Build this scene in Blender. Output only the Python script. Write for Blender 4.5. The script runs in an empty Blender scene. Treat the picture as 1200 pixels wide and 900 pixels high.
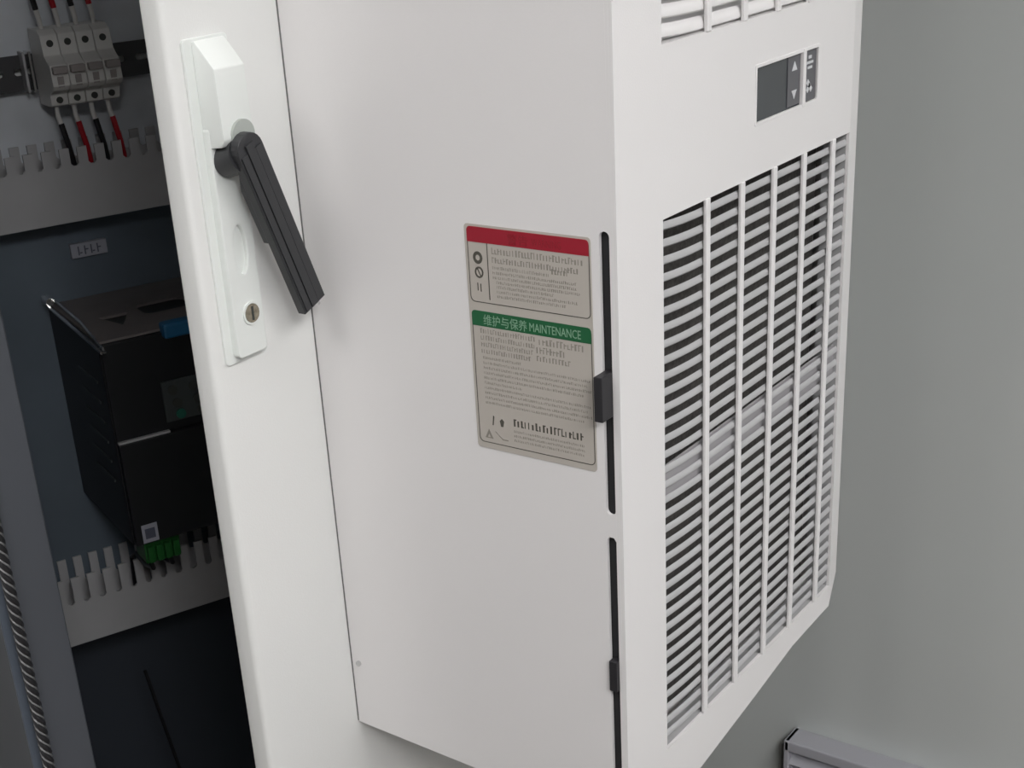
import bpy, bmesh, math, random
from mathutils import Vector, Matrix
random.seed(4)
PI = math.pi
scene = bpy.context.scene
col = scene.collection
S = 0.45            # one modelling unit is 0.45 m
ZC = 1.755          # camera height above the floor, metres

# ------------------------------------------------------------------ camera
right = Vector((0.58748524, -0.80686959, -0.06182688))
up = Vector((0.37026654, 0.20008394, 0.90712133))
fwd = Vector((0.71955805, 0.55581282, -0.41630317))
cam_data = bpy.data.cameras.new('camera')
cam = bpy.data.objects.new('camera', cam_data)
col.objects.link(cam)
m = Matrix((right, up, -fwd)).transposed().to_4x4()
m.translation = Vector((0, 0, ZC))
cam.matrix_world = m
cam_data.sensor_width = 36
cam_data.lens = 1684.9 / 1200 * 36
cam_data.shift_x = (600 - 559.5) / 1200
cam_data.shift_y = (579.9 - 450) / 1200
cam_data.clip_start = 0.02
scene.camera = cam

# ------------------------------------------------------------------ world, exposure
w = bpy.data.worlds.new('world'); scene.world = w
w.use_nodes = True
w.node_tree.nodes['Background'].inputs[0].default_value = (0.6, 0.68, 0.8, 1)
w.node_tree.nodes['Background'].inputs[1].default_value = 0.55
scene.view_settings.view_transform = 'Standard'
scene.view_settings.look = 'None'
scene.view_settings.gamma = 1
scene.view_settings.use_curve_mapping = False
scene.view_settings.exposure = 0.0
CEIL = 2.55
# ceiling lamp panels, the third added to brighten the unit's side: x, y (metres, centre), sx, sy, strength
PANELS = [(0.60, -0.70, 1.2, 0.6, 10.0), (-0.50, -0.95, 0.6, 0.6, 30.0), (-0.25, 0.65, 0.6, 0.6, 8.5)]

# ------------------------------------------------------------------ materials
def mat(name, c, rough=0.5, metal=0.0, var=0.0, vscale=6.0, bump=0.0, bscale=400.0, emit=None, spec=0.5, rvar=0.0, coat=0.0):
    m = bpy.data.materials.new(name); m.use_nodes = True
    nt = m.node_tree; b = nt.nodes['Principled BSDF']
    b.inputs['Base Color'].default_value = (*c, 1)
    b.inputs['Roughness'].default_value = rough
    b.inputs['Metallic'].default_value = metal
    b.inputs['Specular IOR Level'].default_value = spec
    b.inputs['Coat Weight'].default_value = coat
    tc = nt.nodes.new('ShaderNodeNewGeometry')
    if var or rvar:
        n = nt.nodes.new('ShaderNodeTexNoise'); n.inputs['Scale'].default_value = vscale; n.inputs['Detail'].default_value = 4
        nt.links.new(tc.outputs['Position'], n.inputs['Vector'])
        if var:
            r = nt.nodes.new('ShaderNodeValToRGB')
            r.color_ramp.elements[0].position = 0.3; r.color_ramp.elements[1].position = 0.7
            r.color_ramp.elements[0].color = tuple(x * (1 - var) for x in c) + (1,)
            r.color_ramp.elements[1].color = tuple(min(1, x * (1 + var)) for x in c) + (1,)
            nt.links.new(n.outputs['Fac'], r.inputs['Fac']); nt.links.new(r.outputs['Color'], b.inputs['Base Color'])
        if rvar:
            mr = nt.nodes.new('ShaderNodeMapRange')
            mr.inputs['From Min'].default_value = 0.3; mr.inputs['From Max'].default_value = 0.7
            mr.inputs['To Min'].default_value = max(0.02, rough - rvar); mr.inputs['To Max'].default_value = rough + rvar
            nt.links.new(n.outputs['Fac'], mr.inputs['Value']); nt.links.new(mr.outputs['Result'], b.inputs['Roughness'])
    if bump:
        n2 = nt.nodes.new('ShaderNodeTexNoise'); n2.inputs['Scale'].default_value = bscale; n2.inputs['Detail'].default_value = 2
        nt.links.new(tc.outputs['Position'], n2.inputs['Vector'])
        bp = nt.nodes.new('ShaderNodeBump'); bp.inputs['Strength'].default_value = bump; bp.inputs['Distance'].default_value = 0.001
        nt.links.new(n2.outputs['Fac'], bp.inputs['Height']); nt.links.new(bp.outputs['Normal'], b.inputs['Normal'])
    if emit:
        b.inputs['Emission Color'].default_value = (*c, 1); b.inputs['Emission Strength'].default_value = emit
    return m

M = dict(
    white=mat('powder_coat_white', (0.80, 0.785, 0.78), 0.30, bump=0.10, bscale=900, var=0.012, vscale=3),
    door=mat('powder_coat_light_grey', (0.78, 0.785, 0.765), 0.36, bump=0.12, bscale=900, var=0.012, vscale=4),
    edge=mat('door_edge_grey', (0.66, 0.665, 0.65), 0.4, bump=0.10, bscale=900),
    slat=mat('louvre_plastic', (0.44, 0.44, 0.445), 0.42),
    dark=mat('unit_interior', (0.018, 0.018, 0.018), 0.8),
    filt=mat('filter_mesh', (0.085, 0.08, 0.075), 0.9, var=0.3, vscale=300),
    plastic=mat('handle_plastic_white', (0.80, 0.83, 0.80), 0.3, bump=0.05, bscale=500),
    black=mat('lever_black', (0.032, 0.033, 0.036), 0.38, bump=0.08, bscale=1200),
    rubber=mat('rubber_black', (0.02, 0.02, 0.022), 0.6),
    clip=mat('clip_black', (0.022, 0.021, 0.024), 0.45),
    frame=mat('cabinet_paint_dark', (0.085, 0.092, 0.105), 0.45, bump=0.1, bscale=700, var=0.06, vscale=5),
    plate_shaded=mat('lower_plate_shaded', (0.145, 0.18, 0.22), 0.45, metal=0.2, var=0.10, vscale=9),  # shaded copy of the mounting plate, shade put into the colour
    inner=mat('cabinet_inner_shaded', (0.055, 0.066, 0.085), 0.5),  # light grey paint, darkened here for the low light inside the cabinet
    seam=mat('gasket_grey', (0.16, 0.16, 0.155), 0.6),
    collar=mat('collar_grey', (0.42, 0.45, 0.42), 0.4),
    gutter=mat('gutter_paint', (0.10, 0.12, 0.15), 0.4),
    crossbar=mat('grille_crossbar', (0.34, 0.33, 0.34), 0.5),
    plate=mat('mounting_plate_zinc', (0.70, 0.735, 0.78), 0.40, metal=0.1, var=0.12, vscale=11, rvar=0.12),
    duct=mat('duct_grey_plastic', (0.46, 0.46, 0.47), 0.5, var=0.04, vscale=20),
    rail=mat('rail_steel_dark', (0.10, 0.10, 0.105), 0.35, metal=0.5),
    railbright=mat('rail_cut_edge', (0.85, 0.86, 0.85), 0.4),
    breaker=mat('breaker_white', (0.74, 0.735, 0.71), 0.4, var=0.03, vscale=30),
    toggle=mat('breaker_toggle', (0.37, 0.34, 0.33), 0.4),
    hole=mat('terminal_hole', (0.05, 0.055, 0.05), 0.7),
    ferrule=mat('ferrule_white', (0.72, 0.71, 0.69), 0.4),
    wblack=mat('wire_black', (0.012, 0.012, 0.014), 0.4),
    wred=mat('wire_red', (0.42, 0.012, 0.022), 0.4),
    box=mat('device_black', (0.012, 0.013, 0.015), 0.42),
    boxtop=mat('device_top_brown_grey', (0.19, 0.17, 0.165), 0.5, var=0.15, vscale=20),
    steel=mat('steel_bright', (0.7, 0.7, 0.7), 0.22, metal=1.0),
    blue=mat('connector_blue', (0.02, 0.14, 0.29), 0.4),
    green=mat('terminal_green', (0.012, 0.12, 0.02), 0.4),
    lightgreen=mat('port_teal', (0.02, 0.14, 0.10), 0.4),
    port=mat('port_panel', (0.055, 0.065, 0.065), 0.5),
    sticker=mat('sticker_pale', (0.40, 0.41, 0.47), 0.5),
    stickerdark=mat('sticker_print', (0.10, 0.11, 0.15), 0.6),
    label=mat('label_sheet', (0.49, 0.455, 0.41), 0.33),
    red=mat('label_red', (0.33, 0.012, 0.028), 0.4),
    redtext=mat('label_red_print', (0.26, 0.012, 0.022), 0.4),
    greenband=mat('label_green', (0.012, 0.115, 0.042), 0.4),
    greentext=mat('label_green_print', (0.22, 0.38, 0.26), 0.4),
    ink=mat('label_ink', (0.27, 0.25, 0.215), 0.5),
    inkdark=mat('label_ink_dark', (0.09, 0.085, 0.07), 0.5),
    screen=mat('controller_glass', (0.045, 0.05, 0.055), 0.12, spec=0.5),
    key=mat('controller_keypad', (0.10, 0.10, 0.11), 0.35),
    keyprint=mat('controller_key_print', (0.62, 0.63, 0.65), 0.4),
    brass=mat('lock_metal', (0.40, 0.36, 0.28), 0.35, metal=0.9, var=0.3, vscale=300),
    wall=mat('wall_panel_paint', (0.695, 0.725, 0.705), 0.33, bump=0.12, bscale=60, var=0.015, vscale=2, rvar=0.04),
    wall2=mat('wall_paint_pale', (0.52, 0.525, 0.52), 0.6, var=0.02, vscale=2),
    ceil=mat('ceiling_paint', (0.78, 0.78, 0.77), 0.7, var=0.02, vscale=3),
    floor=mat('floor_vinyl', (0.11, 0.083, 0.062), 0.45, var=0.10, vscale=7),
    vent=mat('vent_white', (0.52, 0.52, 0.56), 0.5),
    ventshade=mat('vent_painted_shadow', (0.27, 0.27, 0.26), 0.8),
    cordglint=mat('cord_glint', (0.20, 0.20, 0.20), 0.35),
    corddark=mat('cord_black', (0.03, 0.03, 0.032), 0.35),
    lamp=mat('lamp_diffuser', (1.0, 0.985, 0.985), 0.6, emit=10.0),
    lampframe=mat('lamp_frame', (0.8, 0.8, 0.8), 0.4),
)

# faint upright waviness of the painted wall panels
nt = M['wall'].node_tree; bs = nt.nodes['Principled BSDF']
mp = nt.nodes.new('ShaderNodeMapping'); mp.inputs['Scale'].default_value = (1, 7, 0.12)
ge = nt.nodes.new('ShaderNodeNewGeometry'); nz = nt.nodes.new('ShaderNodeTexNoise'); nz.inputs['Scale'].default_value = 1.0; nz.inputs['Detail'].default_value = 1
b2 = nt.nodes.new('ShaderNodeBump'); b2.inputs['Strength'].default_value = 1.0; b2.inputs['Distance'].default_value = 0.012
nt.links.new(ge.outputs['Position'], mp.inputs['Vector']); nt.links.new(mp.outputs['Vector'], nz.inputs['Vector']); nt.links.new(nz.outputs['Fac'], b2.inputs['Height'])
old = bs.inputs['Normal'].links[0].from_node; nt.links.new(b2.outputs['Normal'], old.inputs['Normal'])

# ------------------------------------------------------------------ frames of reference
YAW = math.radians(22.418)
CY, SY = math.cos(YAW), math.sin(YAW)
HX, HY = 2.71, 1.60
def ident(x, y, z): return (x, y, z)
def cab(s, d, z):                     # cabinet frame: s along its front, d into it
    return (HX + s * CY + d * SY, HY - s * SY + d * CY, z)
def metres(p): return Vector((p[0] * S, p[1] * S, p[2] * S + ZC))

# ------------------------------------------------------------------ mesh helpers
class MB:
    def __init__(self, T=ident): self.bm = bmesh.new(); self.T = T
    def v(self, p): return self.bm.verts.new(self.T(*p))
    def box(self, lo, hi, bev=0.0, seg=2):
        (x0, y0, z0), (x1, y1, z1) = lo, hi
        vs = [self.v(p) for p in ((x0,y0,z0),(x1,y0,z0),(x1,y1,z0),(x0,y1,z0),(x0,y0,z1),(x1,y0,z1),(x1,y1,z1),(x0,y1,z1))]
        fs = [self.bm.faces.new([vs[i] for i in f]) for f in ((0,3,2,1),(4,5,6,7),(0,1,5,4),(1,2,6,5),(2,3,7,6),(3,0,4,7))]
        if bev:
            es = list({e for f in fs for e in f.edges})
            bmesh.ops.bevel(self.bm, geom=es, offset=bev, segments=seg, profile=0.5, affect='EDGES')
        return self
    def prism(self, pts, f0, f1, bev=0.0):
        """pts: 2D outline; f0/f1 map a 2D point to its 3D place on the two ends"""
        a = [self.v(f0(*p)) for p in pts]; b = [self.v(f1(*p)) for p in pts]
        n = len(pts); fs = [self.bm.faces.new(a), self.bm.faces.new(b[::-1])]
        for i in range(n):
            j = (i + 1) % n; fs.append(self.bm.faces.new([a[j], a[i], b[i], b[j]]))
        if bev:
            es = list({e for f in fs for e in f.edges})
            bmesh.ops.bevel(self.bm, geom=es, offset=bev, segments=2, profile=0.5, affect='EDGES')
        return self
    def tube(self, path, r, n=10):
        path = [Vector(p) for p in path]; rings = []
        for i, p in enumerate(path):
            t = (path[min(i + 1, len(path) - 1)] - path[max(i - 1, 0)]).normalized()
            a = t.cross(Vector((0.31, 0.87, 0.39))).normalized(); b = t.cross(a)
            rr = r[i] if isinstance(r, (list, tuple)) else r
            rings.append([self.v(tuple(p + rr * (math.cos(2*PI*k/n) * a + math.sin(2*PI*k/n) * b))) for k in range(n)])
        for A, B in zip(rings, rings[1:]):
            for k in range(n):
                j = (k + 1) % n; self.bm.faces.new([A[k], A[j], B[j], B[k]])
        self.bm.faces.new(rings[0][::-1]); self.bm.faces.new(rings[-1])
        return self
    def raw(self, verts, faces):
        vs = [self.v(p) for p in verts]
        for f in faces:
            try: self.bm.faces.new([vs[i] for i in f])
            except ValueError: pass
        return self
    def quad(self, a, b, c, d):
        self.bm.faces.new([self.v(a), self.v(b), self.v(c), self.v(d)]); return self
    def build(self, name, material, parent=None, origin=None, smooth=False):
        bmesh.ops.recalc_face_normals(self.bm, faces=self.bm.faces[:])
        for v in self.bm.verts: v.co = metres(v.co)
        if origin is None:
            xs = [v.co for v in self.bm.verts]
            lo = [min(c[i] for c in xs) for i in range(3)]; hi = [max(c[i] for c in xs) for i in range(3)]
            o = Vector(((lo[0]+hi[0])/2, (lo[1]+hi[1])/2, lo[2]))
        else: o = metres(self.T(*origin))
        for v in self.bm.verts: v.co -= o
        me = bpy.data.meshes.new(name); self.bm.to_mesh(me); self.bm.free()
        me.materials.append(M[material])
        if smooth:
            for p in me.polygons: p.use_smooth = True
            me.set_sharp_from_angle(angle=math.radians(35))
        ob = bpy.data.objects.new(name, me); col.objects.link(ob)
        WL[ob.name] = o
        if parent is not None:
            ob.parent = parent; ob.location = o - WL[parent.name]
        else: ob.location = o
        return ob
WL = {}
def tag(o, label=None, cat=None, group=None, kind=None):
    if label: o['label'] = label
    if cat: o['category'] = cat
    if group: o['group'] = group
    if kind: o['kind'] = kind
    return o
def thing(name, loc, label, cat, group=None, T=ident):
    o = bpy.data.objects.new(name, None); col.objects.link(o)
    o.location = metres(T(*loc)); WL[o.name] = o.location.copy(); o.empty_display_size = 0.05
    return tag(o, label, cat, group)
def dup(o, delta, parent=None):
    """copy a thing with its parts, moved by delta (in units)"""
    c = o.copy(); col.objects.link(c)
    if parent is not None: c.parent = parent
    d = Vector(delta) * S
    c.location = o.location + d
    WL[c.name] = WL[o.name] + d
    for ch in list(o.children): 
        k = ch.copy(); col.objects.link(k); k.parent = c
        WL[k.name] = WL[ch.name] + d
        for g in list(ch.children):
            q = g.copy(); col.objects.link(q); q.parent = k; WL[q.name] = WL[g.name] + d
    return c
def curve_mesh(cu):
    ob = bpy.data.objects.new('tmp', cu); col.objects.link(ob)
    dg = bpy.context.evaluated_depsgraph_get(); dg.update()
    me = bpy.data.meshes.new_from_object(ob.evaluated_get(dg), depsgraph=dg)
    vs = [tuple(v.co) for v in me.vertices]; fs = [tuple(p.vertices) for p in me.polygons]
    bpy.data.meshes.remove(me); bpy.data.objects.remove(ob); bpy.data.curves.remove(cu)
    return vs, fs
def plate(loops, t, bevel=0.0):
    """flat plate with holes: loops of 2D points, centred thickness t -> verts, faces in (u, v, w)"""
    cu = bpy.data.curves.new('tmp', 'CURVE'); cu.dimensions = '2D'; cu.fill_mode = 'BOTH'; cu.extrude = t / 2
    cu.bevel_depth = bevel; cu.bevel_resolution = 1
    for lp in loops:
        sp = cu.splines.new('POLY'); sp.points.add(len(lp) - 1)
        for q, p in zip(sp.points, lp): q.co = (p[0], p[1], 0, 1)
        sp.use_cyclic_u = True
    vs, fs = curve_mesh(cu)
    return vs, fs
def text_mesh(body, size, t=0.0004, width=None):
    cu = bpy.data.curves.new('tmp', 'FONT'); cu.body = body; cu.size = size; cu.extrude = t / 2
    cu.align_x = 'LEFT'; cu.resolution_u = 2
    vs, fs = curve_mesh(cu)
    if width and vs:
        x0 = min(v[0] for v in vs); x1 = max(v[0] for v in vs); k = width / (x1 - x0)
        vs = [((v[0] - x0) * k, v[1], v[2]) for v in vs]
    return vs, fs
def rrect(x0, y0, x1, y1, r, n=5, corners=(1, 1, 1, 1)):
    out = []
    for k, (cx, cy) in enumerate(((x0+r, y0+r), (x1-r, y0+r), (x1-r, y1-r), (x0+r, y1-r))):
        if not corners[k]:
            out.append(((x0, y0), (x1, y0), (x1, y1), (x0, y1))[k]); continue
        for i in range(n + 1):
            a = PI + k * PI / 2 + i / n * PI / 2
            out.append((cx + r * math.cos(a), cy + r * math.sin(a)))
    return out
def circle(cx, cy, r, n=20, rz=None):
    return [(cx + r * math.cos(2*PI*i/n), cy + (rz or r) * math.sin(2*PI*i/n)) for i in range(n)]

# ================================================================== THE ROOM
FZ = -ZC / S; CZ = (CEIL - ZC) / S
X0, X1, Y0, Y1 = -5.6, 4.2, -5.8, 4.0
def struct(name, mb, material): return tag(mb.build(name, material), kind='structure')
struct('floor', MB().box((X0-.2, Y0-.2, FZ-.2), (X1+.2, Y1+.2, FZ)), 'floor')
struct('ceiling', MB().box((X0-.2, Y0-.2, CZ), (X1+.2, Y1+.2, CZ+.2)), 'ceil')
struct('wall_right', MB().box((X1, Y0-.2, FZ), (X1+.2, Y1+.2, CZ)), 'wall')
struct('wall_back', MB().box((X0-.2, Y1, FZ), (X1, Y1+.2, CZ)), 'wall2')
struct('wall_left', MB().box((X0-.2, Y0, FZ), (X0, Y1, CZ)), 'wall2')
# the wall behind the camera has a wide doorway that lets daylight in
struct('wall_front', MB().box((X0-.2, Y0-.2, FZ), (-2.6, Y0, CZ)).box((0.2, Y0-.2, FZ), (X1, Y0, CZ)).box((-2.6, Y0-.2, 1.0), (0.2, Y0, CZ)), 'wall2')
struct('baseboard_right', MB().box((X1-.03, Y0, FZ), (X1, Y1, FZ+.2), 0.006), 'wall2')
for i, (x, y, sx, sy, st) in enumerate(PANELS):
    t = thing('ceiling_light', (x/S, y/S, CZ-.1), 'flat rectangular ceiling lamp ' + ('over the front of the air conditioner', 'left of the camera side', 'over the open side of the cabinet, added to brighten the unit side')[i], 'lamp', 'ceiling lamps')
    a, b = sx/S/2, sy/S/2; cx, cy = x/S, y/S
    MB().box((cx-a-.05, cy-b-.05, CZ-.1), (cx-a, cy+b+.05, CZ)).box((cx+a, cy-b-.05, CZ-.1), (cx+a+.05, cy+b+.05, CZ)).box((cx-a, cy-b-.05, CZ-.1), (cx+a, cy-b, CZ)).box((cx-a, cy+b, CZ-.1), (cx+a, cy+b+.05, CZ)).build('lamp_frame', 'lampframe', t)
    d = MB().box((cx-a, cy-b, CZ-.085), (cx+a, cy+b, CZ-.04)).build('diffuser', 'lamp', t)
    mm = M['lamp'].copy(); mm.node_tree.nodes['Principled BSDF'].inputs['Emission Strength'].default_value = st
    d.data.materials[0] = mm

# ================================================================== CABINET
cabinet = thing('electrical_cabinet', (-0.7, 0.6, FZ), 'grey steel electrical cabinet standing open behind its white door', 'cabinet', T=cab)
ZT, ZB = 0.95, FZ + 0.22
SL, SR, DB = -1.495, 0.03, 1.32
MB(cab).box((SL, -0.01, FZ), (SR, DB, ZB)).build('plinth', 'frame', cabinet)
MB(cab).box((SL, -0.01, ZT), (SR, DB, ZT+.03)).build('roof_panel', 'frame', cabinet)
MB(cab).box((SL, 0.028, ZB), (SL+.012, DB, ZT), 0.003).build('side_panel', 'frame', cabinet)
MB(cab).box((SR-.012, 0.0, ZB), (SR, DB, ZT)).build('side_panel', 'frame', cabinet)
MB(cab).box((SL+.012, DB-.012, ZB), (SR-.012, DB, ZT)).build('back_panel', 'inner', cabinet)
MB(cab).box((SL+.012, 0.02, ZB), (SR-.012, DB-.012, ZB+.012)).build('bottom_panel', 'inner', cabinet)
# left corner post: flange facing the room, folded back, with a narrow outer gutter
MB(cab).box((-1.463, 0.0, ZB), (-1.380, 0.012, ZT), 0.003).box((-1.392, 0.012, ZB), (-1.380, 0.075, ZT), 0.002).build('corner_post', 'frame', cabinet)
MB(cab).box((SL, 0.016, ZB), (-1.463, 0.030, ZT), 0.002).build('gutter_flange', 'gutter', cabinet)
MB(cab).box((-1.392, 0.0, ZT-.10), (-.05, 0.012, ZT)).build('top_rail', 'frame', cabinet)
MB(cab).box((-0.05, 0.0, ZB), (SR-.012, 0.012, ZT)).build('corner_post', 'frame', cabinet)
# mounting plate, its lower part in a colour darkened for shade
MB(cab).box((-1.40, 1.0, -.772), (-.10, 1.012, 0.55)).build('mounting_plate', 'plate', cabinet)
MB(cab).box((-1.40, 1.0, -1.86), (-.10, 1.012, -.776)).build('mounting_plate', 'plate_shaded', cabinet)
MB(cab).tube([(-1.0, .96, -2.05), (-.97, .90, -2.35), (-.90, .92, -2.6), (-.80, 1.05, -2.72), (-.6, 1.2, -2.75)], .005, 8).build('cable_loop', 'wblack', cabinet, smooth=True)
for s in (-1.33, -.17):
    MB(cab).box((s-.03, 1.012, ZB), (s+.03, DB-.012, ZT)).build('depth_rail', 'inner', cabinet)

# twisted cord down the edge of the post
cord = thing('twisted_cord', (-1.470, -0.006, ZB), 'black twisted cord with painted light streaks running down the edge of the cabinet post', 'cord', T=cab)
def strand(ph, rad, r, n, name, material, step=10):
    pts = []; pitch = 0.066; z0, z1 = ZB + .05, 0.6; k = int((z1 - z0) / pitch * step)
    for i in range(k + 1):
        z = z0 + (z1 - z0) * i / k; a = -2*PI*(z - z0)/pitch + ph
        pts.append((-1.4705 + rad * math.cos(a), -0.008 + rad * math.sin(a), z))
    MB(cab).tube(pts, r, n).build(name, material, cord, smooth=True)
for k in range(3):
    strand(k * 2*PI/3, 0.0062, 0.0060, 6, 'strand', 'corddark')
    strand(k * 2*PI/3 + PI/3, 0.0095, 0.0022, 4, 'glint_thread', 'cordglint')  # thin pale threads stand for the highlight on each strand

# ---- wiring ducts: open-topped channels with slotted front and back walls
def duct(ztop, zbot, s0, s1, label, sh=.074):
    d0, d1 = 0.87, 0.995; pitch = 0.042
    zs = ztop - sh          # foot of the slots
    t = thing('wiring_duct', ((s0+s1)/2, d1, zbot), label, 'cable duct', 'slotted wiring ducts', T=cab)
    for nm, da, db in (('front_wall', d0, d0+.006), ('rear_wall', d1-.006, d1)):
        outline = [(s0, zbot), (s1, zbot), (s1, ztop)]
        s = s1 - 0.011
        while s - 0.021 > s0 + 0.005:
            outline += [(s, ztop), (s, zs + .006), (s - .006, zs), (s - .013, zs), (s - .019, zs + .006), (s - .019, ztop - .004), (s-.019, ztop)]
            s -= pitch
        outline += [(s0, ztop)]
        vs, fs = plate([outline], db - da)
        mb = MB(cab); mb.raw([(u, (da+db)/2 + wv, v) for u, v, wv in vs], fs)
        mb.build(nm, 'duct', t)
    MB(cab).box((s0, d0+.006, zbot), (s1, d1-.006, zbot+.006)).build('duct_floor', 'duct', t)
    return t
duct(-0.600, -0.770, -1.36, -.15, 'grey slotted wiring duct under the row of circuit breakers', .042)
duct(-1.668, -1.858, -1.36, -.15, 'grey slotted wiring duct below the black drive unit')
duct(0.16, -0.01, -1.36, -.15, 'grey slotted wiring duct above the circuit breakers')

# ---- DIN rail and breakers
rl = thing('din_rail', (-0.8, 0.985, -0.473), 'dark steel mounting rail with oblong slots left of the breakers', 'rail', T=cab)
loops = [[(-1.36, -.473), (-.2, -.473), (-.2, -.393), (-1.36, -.393)]]
s = -1.335
slots = []
while s < -.25:
    loops.append(rrect(s, -.4385, s + .032, -.4235, .007, 4)); slots.append(s); s += .058
vs, fs = plate(loops, .004)
mb = MB(cab); mb.raw([(u, .966 + wv, v) for u, v, wv in vs], fs)
mb.box((-1.36, .968, -.4), (-.2, .99, -.396)).box((-1.36, .968, -.470), (-.2, .99, -.466))
mb.build('rail_profile', 'rail', rl)
MB(cab).box((-1.36, .992, -.46), (-.2, .9985, -.405)).build('rail_back', 'railbright', rl)
for k in range(2):
    s = -1.028 + k * .014
    e = MB(cab); e.box((s, .935, -.475), (s + .006, .975, -.385), .001)
    o = e.build('end_clamp', 'steel' if k else 'duct', rl)

def breaker_profile():
    return [(.964, -.336), (.892, -.336), (.872, -.348), (.866, -.392), (.850, -.402), (.832, -.410), (.828, -.455),
            (.838, -.466), (.862, -.472), (.868, -.478), (.872, -.503), (.890, -.507), (.964, -.507)]
br = thing('circuit_breaker', (-.92, .95, -.507), 'white four-pole circuit breaker clipped to the dark rail', 'circuit breaker', T=cab)
PW = 0.0395; SB = -0.998
pole0 = None
along = (CY, -SY, 0)
for k in range(4):
    s0 = SB + k * (PW + .0014)
    delta = (along[0] * k * (PW + .0014), along[1] * k * (PW + .0014), 0)
    if k == 0:
        mb = MB(cab).prism(breaker_profile(), lambda d, z: (s0, d, z), lambda d, z: (s0 + PW, d, z), .0022)
        pole0 = mb.build('pole', 'breaker', br, smooth=False)
        # toggle: grey bar with a thumb lever
        MB(cab).box((s0 + .003, .818, -.428), (s0 + PW - .003, .840, -.412), .002).build('toggle', 'toggle', pole0)
        MB(cab).prism([(.8285, -.434), (.826, -.4345), (.829, -.458), (.832, -.458)], lambda d, z: (s0 + .012, d, z), lambda d, z: (s0 + .026, d, z)).build('rating_print', 'toggle', pole0)
        MB(cab).tube([(s0 + PW*.5, .8675, -.366), (s0 + PW*.5, .873, -.366)], .0078, 14).build('screw_hole', 'hole', pole0)
        MB(cab).tube([(s0 + PW*.5, .8655, -.490), (s0 + PW*.5, .873, -.490)], .0074, 14).build('screw_hole', 'hole', pole0)
    else:
        dup(pole0, delta, br)

wire_cols = ['wblack', 'wred', 'wblack', 'wred']
names = ['leftmost', 'second from the left', 'third from the left', 'rightmost']
for k in range(4):
    sc = SB + PW*.5 + k * (PW + .0014)
    cname = 'black' if k % 2 == 0 else 'red'
    # below the breaker
    wv = thing('wire', (sc, .92, -.63), f'{cname} wire with white ferrule under the breaker, {names[k]} of four', 'wire', 'wires under the breaker', T=cab)
    p = [(sc - .004, .895, -.500), (sc - .004, .893, -.53), (sc - .001, .889, -.548)]
    MB(cab).tube(p, [.0052, .0056, .0064], 10).build('ferrule', 'ferrule', wv, smooth=True)
    q = [(sc - .001, .889, -.546), (sc + .003, .886, -.575), (sc + .008, .886, -.605), (sc + .013, .893, -.640), (sc + .016, .915, -.67), (sc + .018, .93, -.74)]
    MB(cab).tube(q, .0066, 10).build('insulation', wire_cols[k], wv, smooth=True)
    # above the breaker
    wv = thing('wire', (sc, .92, -.30), f'{cname} wire with white ferrule above the breaker, {names[k]} of four', 'wire', 'wires above the breaker', T=cab)
    dx = -.004
    p = [(sc + dx, .905, -.338), (sc + dx - .002, .900, -.318), (sc + dx - .006, .898, -.292)]
    MB(cab).tube(p, [.0052, .0056, .0062], 10).build('ferrule', 'ferrule', wv, smooth=True)
    q = [(sc + dx - .006, .898, -.294), (sc + dx - .012, .897, -.25), (sc + dx - .016, .897, -.15), (sc + dx - .015, .90, -.06), (sc + dx - .015, .925, .03)]
    MB(cab).tube(q, .0066, 10).build('insulation', wire_cols[k], wv, smooth=True)

# small label strip on the plate under the upper duct
lb = thing('plate_label', (-.958, .99, -.85), 'small pale printed label strip on the shaded plate under the upper duct', 'label', T=cab)
LS, LZ, LD = -1.0, -.880, .985
MB(cab).box((-.985, LD, -.885), (-.895, .9995, -.850)).build('label_backing', 'sticker', lb)
mb = MB(cab)
for i, s in enumerate((-.968, -.952, -.936, -.920)):
    mb.box((s, LD-.001, -.879), (s+.003, LD, -.857)); 
    if i % 2: mb.box((s, LD-.001, -.868), (s+.010, LD, -.865))
    else: mb.box((s+.004, LD-.001, -.875), (s+.010, LD, -.872))
mb.build('print', 'stickerdark', lb)

# ---- black drive unit
dr = thing('drive_unit', (-.88, .8, -1.5), 'black boxy drive unit mounted between the two lower wiring ducts', 'drive unit', T=cab)
a0, a1, z0, z1, f0, f1 = -1.063, -.62, -1.500, -.990, .60, 1.0
MB(cab).box((a0, f0+.006, z0), (a1, f1, z1-.004), .003).build('housing', 'box', dr)
MB(cab).box((a0+.003, f0, -1.232), (a1-.003, f0+.008, z1-.005), .002).build('upper_cover', 'box', dr)
MB(cab).box((a0+.003, f0-.012, z0+.002), (a1-.003, f0+.008, -1.236), .003).build('lower_cover', 'box', dr)
MB(cab).box((a0+.003, f0-.010, -1.2355), (a0+.13, f0+.001, -1.230), .001).build('cover_lip_glint', 'duct', dr)  # grey strip painted as light caught on the step of the cover
vs, fs = plate([[(a0+.004, f0+.008), (a1-.004, f0+.008), (a1-.004, f1-.004), (a0+.004, f1-.004)],
                [(-1.00, .79), (-.97, .70), (-.95, .74), (-.93, .79)][::1],
                rrect(-.90, .74, -.78, .83, .02, 3)], .006)
MB(cab).raw([(u, v, z1 + wv) for u, v, wv in vs], fs).build('top_plate', 'boxtop', dr)
mb = MB(cab)
for k in range(6):
    zc = -1.10 - .05 * k
    mb.prism([(.66, zc), (.80, zc + .0), (.80, zc + .006), (.66, zc + .006)], lambda d, z: (a0-.0035, d, z), lambda d, z: (a0+.001, d, z))
mb.build('side_rib', 'port', dr)
MB(cab).box((-.936, f0-.006, -1.212), (-.80, f0+.002, -1.112), .002).build('port_panel', 'port', dr)
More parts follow.
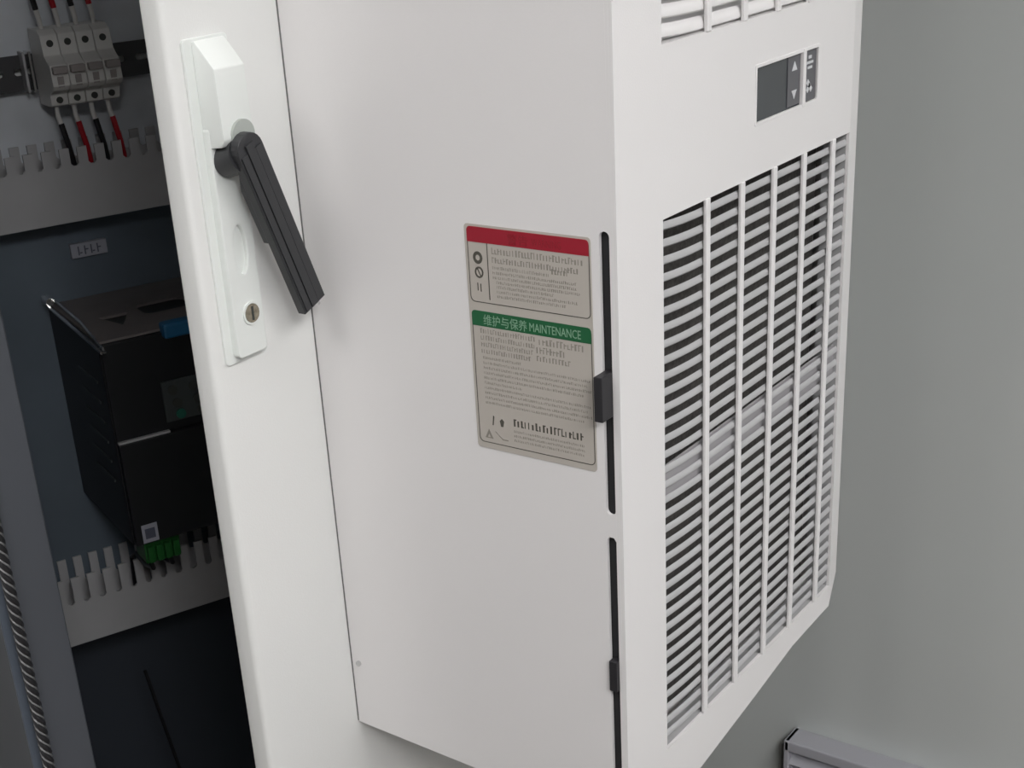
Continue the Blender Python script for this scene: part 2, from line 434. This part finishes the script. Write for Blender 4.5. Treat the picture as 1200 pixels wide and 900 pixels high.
for k, (s, z, c) in enumerate(((-.912, -1.135, 'hole'), (-.905, -1.168, 'hole'), (-.900, -1.196, 'lightgreen'), (-.86, -1.135, 'hole'), (-.853, -1.168, 'hole'), (-.848, -1.196, 'hole'))):
    MB(cab).tube([(s, f0-.010, z), (s, f0-.005, z)], .012, 14).build('socket', c, dr)
MB(cab).box((-1.043, f0-.0135, -1.494), (-1.004, f0-.0115, -1.447)).build('sticker', 'sticker', dr)
MB(cab).box((-1.036, f0-.0142, -1.484), (-1.011, f0-.0134, -1.458)).build('sticker_print', 'stickerdark', dr)
MB(cab).box((-.914, f0-.02, -1.008), (-.64, f0+.016, -.972), .006).build('blue_connector', 'blue', dr)
# steel bracket along the upper left edge
mb = MB(cab)
mb.tube([(a0-.012, .99, z1+.014), (a0-.012, .72, z1+.006), (a0-.006, .56, z1-.008)], .0042, 8)
mb.tube([(a0+.014, .97, z1+.014), (a0+.012, .76, z1+.010), (a0+.002, .58, z1-.004)], .0036, 8)
mb.tube([(a0-.006, .56, z1-.008), (a0-.0, .56, z1-.008), (a0+.002, .58, z1-.004)], .0040, 8)
mb.build('wire_bracket', 'steel', dr, smooth=True)
MB(cab).tube([(a0-.006, .985, z1+.022), (a0-.006, .94, z1+.022)], .011, 12).build('bracket_bolt', 'steel', dr, smooth=True)
# green plug-in terminal
gt = thing('terminal_plug', (-.995, .66, -1.575), 'green plug-in terminal under the black drive unit', 'connector', T=cab)
MB(cab).box((-1.035, .62, -1.565), (-.945, .69, -1.502), .003).build('plug_body', 'green', gt)
for k in range(4):
    MB(cab).box((-1.031 + k*.0215, .606, -1.560), (-1.0155 + k*.0215, .622, -1.518), .002).build('clamp', 'green', gt)
for k in range(2):
    sc = -1.02 + k * .05
    wv = thing('thin_wire', (sc, .64, -1.6), ['dark thin wire hanging from the left of the green terminal', 'dark thin wire hanging from the right of the green terminal'][k], 'wire', 'wires at the green terminal', T=cab)
    MB(cab).tube([(sc, .65, -1.56), (sc+.01, .66, -1.60), (sc+.02, .76, -1.635), (sc+.03, .87, -1.650), (sc+.03, .92, -1.68), (sc+.03, .935, -1.78)], .006, 8).build('insulation', 'wblack', wv, smooth=True)

# ================================================================== DOOR
door = MB().box((1.413, 1.5836, ZB+.02), (2.83, 1.631, ZT-.02), .010, 3).build('cabinet_door', 'door', cabinet, origin=(2.83, 1.6, ZB), smooth=True)
# handle base plate, housing, escutcheon, pivot, lever, lock
def oy(y): return lambda x, z: (x, y, z)
def yplate(loops, ya, yb, name, material, parent, bev=0.0, smooth=False, label=None):
    vs, fs = plate(loops, (yb - ya) - 2*bev, bev)
    ob = MB().raw([(u, (ya+yb)/2 + wv, v) for u, v, wv in vs], fs).build(name, material, parent, smooth=smooth)
    return tag(ob, label)
yplate([rrect(1.4395, -.718, 1.5255, -.236, .006)], 1.5785, 1.5836, 'handle_plate', 'plastic', door, .0012)
# escutcheon body with finger recess
yplate([rrect(1.456, -.708, 1.515, -.36, .006), circle(1.487, -.545, .0155, 24, .040)], 1.566, 1.580, 'escutcheon', 'plastic', door, .002)
yplate([circle(1.487, -.545, .0155, 24, .040)], 1.5735, 1.576, 'finger_recess', 'plastic', door)
# wedge housing
prof = [(1.580, -.240), (1.5735, -.238), (1.540, -.276), (1.538, -.376), (1.545, -.386), (1.580, -.390)]
MB().prism(prof, lambda y, z: (1.4555, y, z), lambda y, z: (1.5165, y, z), .0022).build('handle_housing', 'plastic', door, smooth=True)
MB().tube([(1.482, 1.568, -.410), (1.482, 1.532, -.400)], .0255, 28).build('pivot', 'black', door, smooth=True)
MB().tube([(1.492, 1.545, -.372), (1.492, 1.533, -.372)], .022, 24).build('pivot_collar', 'collar', door, smooth=True)
# lever: local u along its length, v across
P0 = Vector((1.4870, 0, -.394)); P1 = Vector((1.5835, 0, -.6515))
LD_ = (P1 - P0); LL = LD_.length; ld = LD_ / LL; lv = Vector((-ld.z, 0, ld.x))   # v to the right/up side
def lev(u, v, y): 
    q = P0 + ld * u + lv * v; return (q.x, y, q.z)
def lever_loop(w0, w1, a, b, round_top=True):
    out = []
    if round_top:
        for i in range(13):
            t = PI/2 + PI * i / 12; out.append((a + w0 * math.cos(t) * 1.0, w0 * math.sin(t)))
    else: out += [(a, w0), (a, -w0)]
    out += [(b, -w1), (b, w1)]
    return out
def lplate(loops, ya, yb, name, material, bev=0.0):
    vs, fs = plate(loops, (yb-ya) - 2*bev, bev)
    return MB().raw([lev(u, v, (ya+yb)/2 + wv) for u, v, wv in vs], fs).build(name, material, door)
lv_ob = lplate([lever_loop(.0255, .0245, 0, LL)], 1.518, 1.534, 'lever', 'black', .0012)
lplate([[(.0, .0225), (.0, .0085), (LL-.002, .0075), (LL-.002, .0215)]], 1.5155, 1.519, 'lever_ridge', 'black', .0005)
lplate([[(-.012, .0065), (-.012, -.0085), (LL-.002, -.0085), (LL-.002, .0055)]], 1.5145, 1.519, 'lever_ridge', 'black', .0005)
lplate([[(.0, -.0105), (.0, -.0225), (LL-.002, -.0215), (LL-.002, -.0105)]], 1.5160, 1.519, 'lever_ridge', 'black', .0005)
lplate([[(.055, -.0245), (.02, -.012), (.03, .012), (.10, .012), (.14, -.0235)]], 1.532, 1.545, 'lever_underside', 'black', .002)
lplate([[(LL-.004, .010), (LL-.004, .018), (LL+.013, .018), (LL+.013, .012)]], 1.527, 1.530, 'lever_tongue', 'steel')
# lock
MB().tube([(1.4905, 1.5675, -.645), (1.4905, 1.5625, -.645)], .0145, 20).build('lock_cylinder', 'brass', door, smooth=True)
MB().box((1.4885, 1.5618, -.656), (1.4925, 1.5628, -.634)).build('keyhole', 'hole', door)
yplate([circle(1.4905, -.645, .0185, 20), circle(1.4905, -.645, .0150, 20)], 1.5635, 1.5665, 'lock_ring', 'plastic', door)
# hinges on the far side
for z in (-2.9, -1.0, .3):
    MB().tube([(2.85, 1.6, z), (2.85, 1.6, z+.16)], .014, 12).build('hinge', 'steel', door)

# ================================================================== AIR CONDITIONER
AX, AXR, AT = 1.641, 2.4805, 0.40
ac = thing('air_conditioner', (2.06, 1.3, -1.48), 'white air conditioning unit with louvred front mounted on the cabinet door', 'air conditioner')
# side sheet with the long slots behind the front cover
def xplate(loops, xa, xb, name, material, parent, bev=0.0, smooth=False, label=None):
    """loops in (y, z)"""
    vs, fs = plate(loops, (xb - xa) - 2*bev, bev)
    ob = MB().raw([((xa+xb)/2 + wv, u, v) for u, v, wv in vs], fs).build(name, material, parent, smooth=smooth)
    return tag(ob, label)
slotsz = [(-.9285, -.500), (-1.56, -.9655)]
YS0, YS1 = 1.0120, 1.0280
side_out = [(1.0113, -1.500), (YS0, -1.500)] + [(YS0, -.9655-.006), (YS0+.004, -.9655), (YS1-.004, -.9655), (YS1, -.9655-.006)] + [(YS1, -1.4965), (1.5836, -1.4826), (1.5836, AT), (1.0113, AT)]
hole = rrect(YS0, -.9285, YS1, -.500, .0078, 4)
side = xplate([side_out, hole], AX, AX + .006, 'side_sheet', 'white', ac)
MB().box((AX+.012, 1.075, -1.48), (AXR-.02, 1.58, AT-.01)).build('chassis', 'white', ac)
MB().box((AX+.008, 1.008, -1.47), (AX+.012, 1.036, AT-.03)).build('slot_seal', 'rubber', ac)
MB().prism([(1.04, -1.488), (1.5836, -1.4826), (1.5836, -1.476), (1.04, -1.476)], lambda y, z: (AX+.0055, y, z), lambda y, z: (AXR-.01, y, z)).build('bottom_sheet', 'white', ac)
MB().box((AX, 1.006, AT-.004), (AXR-.01, 1.5836, AT)).build('top_sheet', 'white', ac)
MB().box((AXR-.012, 1.02, -1.44), (AXR-.006, 1.5836, AT)).build('side_sheet', 'white', ac)
MB().box((AX-.0006, 1.5808, -1.481), (AX+.006, 1.5836, AT)).build('mounting_gasket', 'seam', ac)
# black clips in the slots
MB().box((1.6125, 1.0125, -.770), (1.650, 1.0265, -.702), .0015).build('clip', 'clip', ac)
MB().box((1.6335, 1.0125, -1.232), (1.650, 1.0265, -1.178), .0012).build('clip', 'clip', ac)
MB().tube([(AX+.001, 1.5647, -1.3519), (AX-.004, 1.5647, -1.3519)], .0052, 12).build('screw', 'steel', ac, smooth=True)

# front cover
GX0, GX1, GZ0, GZ1 = 1.768, 2.4295, -1.414, -.512
UZ0 = -.272; UZ1 = .30
BX = (1.9014, 2.0157, 2.1297, 2.2422, 2.3594); BWD = .0068
CX0, CX1, CX2, CZ0, CZ1 = 2.058, 2.2835, 0, -.430, -.3465
fx = 2.4300
out = [(AX, -1.552), (1.8875, -1.523), (2.10, -1.492), (2.26, -1.4665), (2.40, -1.4610), (fx, -1.4605), (fx, AT), (AX, AT)]
holes = [[(GX0, GZ0), (GX1-.001, GZ0), (GX1-.001, GZ1), (GX0, GZ1)], [(GX0, UZ0), (GX1-.001, UZ0), (GX1-.001, UZ1), (GX0, UZ1)],
         rrect(CX0, CZ0, CX1, CZ1, .002, 2)]
vs, fs = plate([out] + holes, .006)
mb = MB().raw([(u, 1.003 + wv, v) for u, v, wv in vs], fs)
# folded left edge and the gently sloping right-hand margin with its cut corner
mb.box((AX, 1.0061, -1.548), (AX+.005, 1.0112, AT))
sl = .0085
pts = [(fx, 1.000, -1.4605), (AXR, 1.000+sl, -1.4075), (AXR, 1.000+sl, AT), (fx, 1.0, AT)]
back = [(fx, 1.006, -1.4605), (AXR, 1.02+sl, -1.4075), (AXR, 1.02+sl, AT), (fx, 1.006, AT)]
mb.raw(pts + back, [(0, 1, 2, 3), (7, 6, 5, 4), (0, 4, 5, 1), (1, 5, 6, 2), (2, 6, 7, 3), (3, 7, 4, 0)])
# folded bottom lip
for (xa, za), (xb, zb) in zip(out[:5], out[1:6]):
    mb.raw([(xa, 1.0061, za), (xb, 1.0061, zb), (xb, 1.04, zb), (xa, 1.04, za), (xa, 1.0061, za+.005), (xb, 1.0061, zb+.005), (xb, 1.04, zb+.005), (xa, 1.04, za+.005)],
           [(0, 1, 2, 3), (4, 7, 6, 5), (0, 4, 5, 1), (1, 5, 6, 2), (2, 6, 7, 3), (3, 7, 4, 0)])
front = mb.build('front_cover', 'white', ac)

# louvre slats of both grilles, shared meshes
def slat_mesh(x0, x1, zf, dep, hgt, rise, yfront=1.0045):
    """blade: front edge low, rear edge high; the left end rises a little"""
    mb = MB(); prof = [(yfront + .0030, -.0006), (yfront + .0004, .0016), (yfront, hgt*.30), (yfront + dep*.20, hgt*.62), (yfront + dep*.55, hgt*.88), (yfront + dep, hgt), (yfront + dep + .0012, hgt-.0012), (yfront + dep*.75, hgt*.72), (yfront + .0022, hgt*.30)]
    xs = [x0 + (BX[0] - x0) * (i/6) for i in range(7)] + [x1]
    rings = []
    for x in xs:
        t = max(0, (BX[0] - x) / (BX[0] - x0)); dz = rise * t * t
        rings.append([mb.v((x, y, zf + z + dz)) for y, z in prof])
    k = len(prof)
    for A, B in zip(rings, rings[1:]):
        for i in range(k):
            j = (i+1) % k; mb.bm.faces.new([A[i], A[j], B[j], B[i]])
    mb.bm.faces.new(rings[0][::-1]); mb.bm.faces.new(rings[-1])
    return mb
PITCH = .02548
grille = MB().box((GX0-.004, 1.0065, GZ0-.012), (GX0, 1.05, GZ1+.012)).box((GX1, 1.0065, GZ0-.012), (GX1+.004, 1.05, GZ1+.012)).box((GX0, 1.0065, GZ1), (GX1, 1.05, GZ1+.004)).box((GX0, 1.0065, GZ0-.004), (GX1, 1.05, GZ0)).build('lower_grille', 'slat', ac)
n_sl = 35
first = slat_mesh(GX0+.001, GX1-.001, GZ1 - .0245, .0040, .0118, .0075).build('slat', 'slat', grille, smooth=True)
for k in range(1, n_sl):
    dup(first, (0, 0, -PITCH * k))
MB().box((GX0, 1.062, GZ0), (GX1, 1.066, GZ1)).build('filter', 'filt', ac)
MB().box((GX0, 1.0125, -.968), (GX1, 1.016, -.905), .001).build('inner_crossbar', 'crossbar', ac)
for x in BX:
    MB().box((x-BWD, 0.9975, GZ0-.001), (x+BWD, 1.0035, GZ1+.001), .0015).build('grille_bar', 'white', ac)
ug = MB().box((GX0-.004, 1.0065, UZ0-.008), (GX0, 1.05, UZ1+.008)).box((GX1, 1.0065, UZ0-.008), (GX1+.004, 1.05, UZ1+.008)).box((GX0, 1.0065, UZ1), (GX1, 1.05, UZ1+.004)).box((GX0, 1.0065, UZ0-.004), (GX1, 1.05, UZ0)).build('upper_grille', 'white', ac)
f2 = slat_mesh(GX0+.001, GX1-.001, UZ0 + .0035, .008, .0175, .004).build('slat', 'white', ug, smooth=True)
for k in range(1, 22):
    dup(f2, (0, 0, PITCH * k))
for x in BX:
    MB().box((x-BWD, 0.9975, UZ0-.001), (x+BWD, 1.0035, UZ1+.001), .0015).build('grille_bar', 'white', ac)
MB().box((GX0, 1.0190, UZ0), (GX1, 1.024, UZ1)).build('upper_baffle', 'white', ac)

# controller with display and keys
ct = MB().box((CX0, 1.0045, CZ0), (CX1, 1.016, CZ1)).build('controller', 'screen', ac)
MB().box((2.176, 1.0030, CZ0+.003), (2.222, 1.0046, CZ1-.003), .0006).build('keypad', 'key', ct)
MB().box((2.236, 1.0030, CZ0+.001), (CX1-.001, 1.0046, CZ1-.001), .0006).build('keypad', 'key', ct)
MB().box((2.2235, .9975, CZ0-.004), (2.2345, 1.0046, CZ1+.004), .0012).build('divider', 'white', ct)
yplate([rrect(CX0-.004, CZ0-.004, CX1+.003, CZ1+.004, .003, 2), rrect(CX0+.0005, CZ0+.0005, CX1-.0005, CZ1-.0005, .002, 2)], .9988, 1.002, 'bezel', 'white', ct, .0004)
def ykey(polys, name='key_symbol'):
    mb = MB()
    for p in polys:
        mb.prism(p, oy(1.0022), oy(1.0034))
    mb.build(name, 'keyprint', ct)
ykey([[(2.190, -.372), (2.209, -.372), (2.1995, -.358)]]); ykey([[(2.190, -.403), (2.209, -.403), (2.1995, -.417)]])
ykey([[(2.245, -.366), (2.270, -.366), (2.270, -.370), (2.245, -.370)], [(2.249, -.374), (2.266, -.374), (2.266, -.378), (2.249, -.378)], [(2.252, -.357), (2.263, -.357), (2.263, -.362), (2.252, -.362)]])
ykey([[(2.246, -.400), (2.252, -.394), (2.269, -.410), (2.263, -.416)], [(2.246, -.411), (2.251, -.416), (2.262, -.405), (2.257, -.400)]])

# information label on the left side of the unit (part of the unit; print as its sub-parts)
LY0, LY1, LZ0, LZ1 = 1.0415, 1.2585, -.8625, -.5105
xplate([rrect(LY0, LZ0, LY1, LZ1, .006)], AX-.0010, AX-.0001, 'information_label', 'label', ac)
info = [o for o in ac.children if o.name.startswith('information_label')][0]
tag(info, 'greyish printed sheet with a red header box above a green header box')
def band(zlo, zhi, name, material, lab):
    xplate([rrect(1.0445, zlo, 1.2540, zhi, .006, 4, (0, 0, 1, 1))], AX-.0015, AX-.0009, name, material, info, label=lab)
band(-.5370, -.5140, 'red_header', 'red', 'deep red header strip')
band(-.6645, -.6410, 'green_header', 'greenband', 'dark green header strip with pale lettering')
def rim(zlo, zhi, name):
    o = rrect(1.0440, zlo, 1.2540, zhi, .008, 4, (1, 1, 1, 1)); i = rrect(1.0452, zlo+.0012, 1.2528, zhi-.0012, .0072, 4, (1, 1, 1, 1))
    xplate([o, i], AX-.0014, AX-.0009, name, 'inkdark', info)
rim(-.6280, -.5142, 'frame_line'); rim(-.8530, -.6420, 'frame_line')
xplate([[(1.2180, -.622), (1.2195, -.622), (1.2195, -.537), (1.2180, -.537)]], AX-.0014, AX-.0009, 'frame_line', 'inkdark', info)
def ltext(body, y, z, size, width, name, material, off=.0016):
    vs, fs = text_mesh(body, size, .0004, width)
    MB().raw([(AX - off - wv, y - u, z + v) for u, v, wv in vs], fs).build(name, material, info)
ltext('\u7ef4\u62a4\u4e0e\u4fdd\u517b', 1.2325, -.6605, .0180, .078, 'lettering', 'greentext')
ltext('MAINTENANCE', 1.1500, -.6600, .0185, .088, 'lettering', 'greentext')
ltext('\u8b66\u544a', 1.1820, -.5330, .0170, .036, 'lettering', 'redtext')
ltext('WARNING', 1.1400, -.5325, .0160, .050, 'lettering', 'redtext')
# body print, too small to read in the photograph: rows of broken strokes
def strokes(y_left, width, z, h, n, material='ink', dense=1.0):
    mb = MB(); rnd = random.Random(int(z * 1e5) ^ n)
    st = width / n; x = AX - .0012
    for i in range(n):
        if rnd.random() > dense: continue
        y = y_left - i * st; ww = st * rnd.choice((.28, .38, .5)); hh = h * rnd.uniform(.7, 1)
        mb.quad((x, y, z), (x, y - ww, z), (x, y - ww, z + hh), (x, y, z + hh))
        if rnd.random() < .6:
            zz = z + h * rnd.choice((.0, .45, .8)); mb.quad((x-.00003, y, zz), (x-.00003, y - st*.8, zz), (x-.00003, y - st*.8, zz + h*.16), (x-.00003, y, zz + h*.16))
    return mb.build('printed_line', material, info)
for (yl, wd, z, h, n) in ((1.211, .158, -.5520, .0100, 30), (1.211, .150, -.5650, .0088, 30), (1.108, .030, -.5700, .0090, 6), (1.211, .100, -.5745, .0050, 34), (1.211, .145, -.5820, .0045, 44),
                          (1.211, .145, -.5890, .0045, 44), (1.205, .145, -.5960, .0045, 44), (1.205, .100, -.6030, .0045, 32), (1.205, .140, -.6100, .0045, 42), (1.205, .120, -.6170, .0045, 36)):
    strokes(yl, wd, z, h, n)
for (yl, wd, z, h, n) in ((1.240, .100, -.6755, .0080, 22), (1.135, .080, -.6790, .0105, 13), (1.240, .100, -.6860, .0075, 22), (1.140, .052, -.6925, .0105, 9), (1.240, .095, -.6965, .0075, 22), (1.140, .060, -.7045, .0085, 11),
                          (1.240, .090, -.7070, .0075, 20)):
    strokes(yl, wd, z, h, n)
z = -.7160
k = 0
while z > -.7950:
    strokes(1.238, (.070, .190, .185, .192, .178)[k % 5], z, .0042, (24, 60, 58, 60, 56)[k % 5]); z -= .0080; k += 1
strokes(1.188, .126, -.8170, .0125, 19, 'inkdark', .95)
for k, z in enumerate((-.8270, -.8345, -.8420)):
    strokes(1.188, (.128, .128, .126)[k], z, .0040, 40)
# small pictograms
def pict(loops, name='pictogram', material='inkdark'):
    xplate(loops, AX-.0014, AX-.0009, name, material, info)
pict([circle(1.2365, -.560, .0085, 16, .0095), circle(1.2365, -.560, .0040, 10, .0045)])
pict([circle(1.2355, -.582, .0078, 16, .0088), circle(1.2355, -.582, .0052, 12, .006)]); pict([[(1.239, -.577), (1.2375, -.576), (1.232, -.587), (1.2335, -.588)]])
pict([[(1.2400, -.610), (1.2385, -.610), (1.2385, -.598), (1.2400, -.598)]]); pict([[(1.2345, -.611), (1.2330, -.611), (1.2330, -.599), (1.2345, -.599)]])
pict([[(1.2430, -.845), (1.2280, -.845), (1.2355, -.830)], [(1.2385, -.8435), (1.2325, -.8435), (1.2355, -.8370)]], material='ink')
pict([[(1.2240, -.8320), (1.2225, -.8320), (1.2100, -.8440), (1.2000, -.8440), (1.2000, -.8425), (1.2095, -.8425)]], material='ink')
pict([[(1.228, -.822), (1.226, -.822), (1.224, -.808), (1.226, -.806)]]); pict([[(1.212, -.822), (1.208, -.822), (1.206, -.813), (1.210, -.809), (1.214, -.813)]])

# ================================================================== WALL VENT
vt = thing('wall_vent', (X1-.04, 1.6, -3.6), 'pale ribbed vent cover low on the grey wall', 'vent')
VY0, VY1, VZ0, VZ1 = 0.75, 1.835, -3.62, -3.065
MB().box((X1-.10, VY0, VZ1-.045), (X1, VY1, VZ1), .006).box((X1-.10, VY0, VZ0), (X1, VY1, VZ0+.045), .006).box((X1-.10, VY0, VZ0), (X1, VY0+.04, VZ1), .006).box((X1-.10, VY1-.02, VZ0), (X1, VY1, VZ1), .004).build('vent_frame', 'vent', vt)
MB().box((X1-.05, VY0+.05, VZ0), (X1-.004, VY1+.03, VZ1-.05)).build('vent_shadow_backing', 'ventshade', vt)  # grey margin past the frame stands for a soft shadow band
fs0 = MB().prism([(X1-.095, 0), (X1-.05, .042), (X1-.045, .038), (X1-.090, -.006)], lambda x, z: (x, VY0+.04, VZ1-.10+z), lambda x, z: (x, VY1-.02, VZ1-.10+z)).build('slat', 'vent', vt)
for k in range(1, 9): dup(fs0, (0, 0, -.052*k))
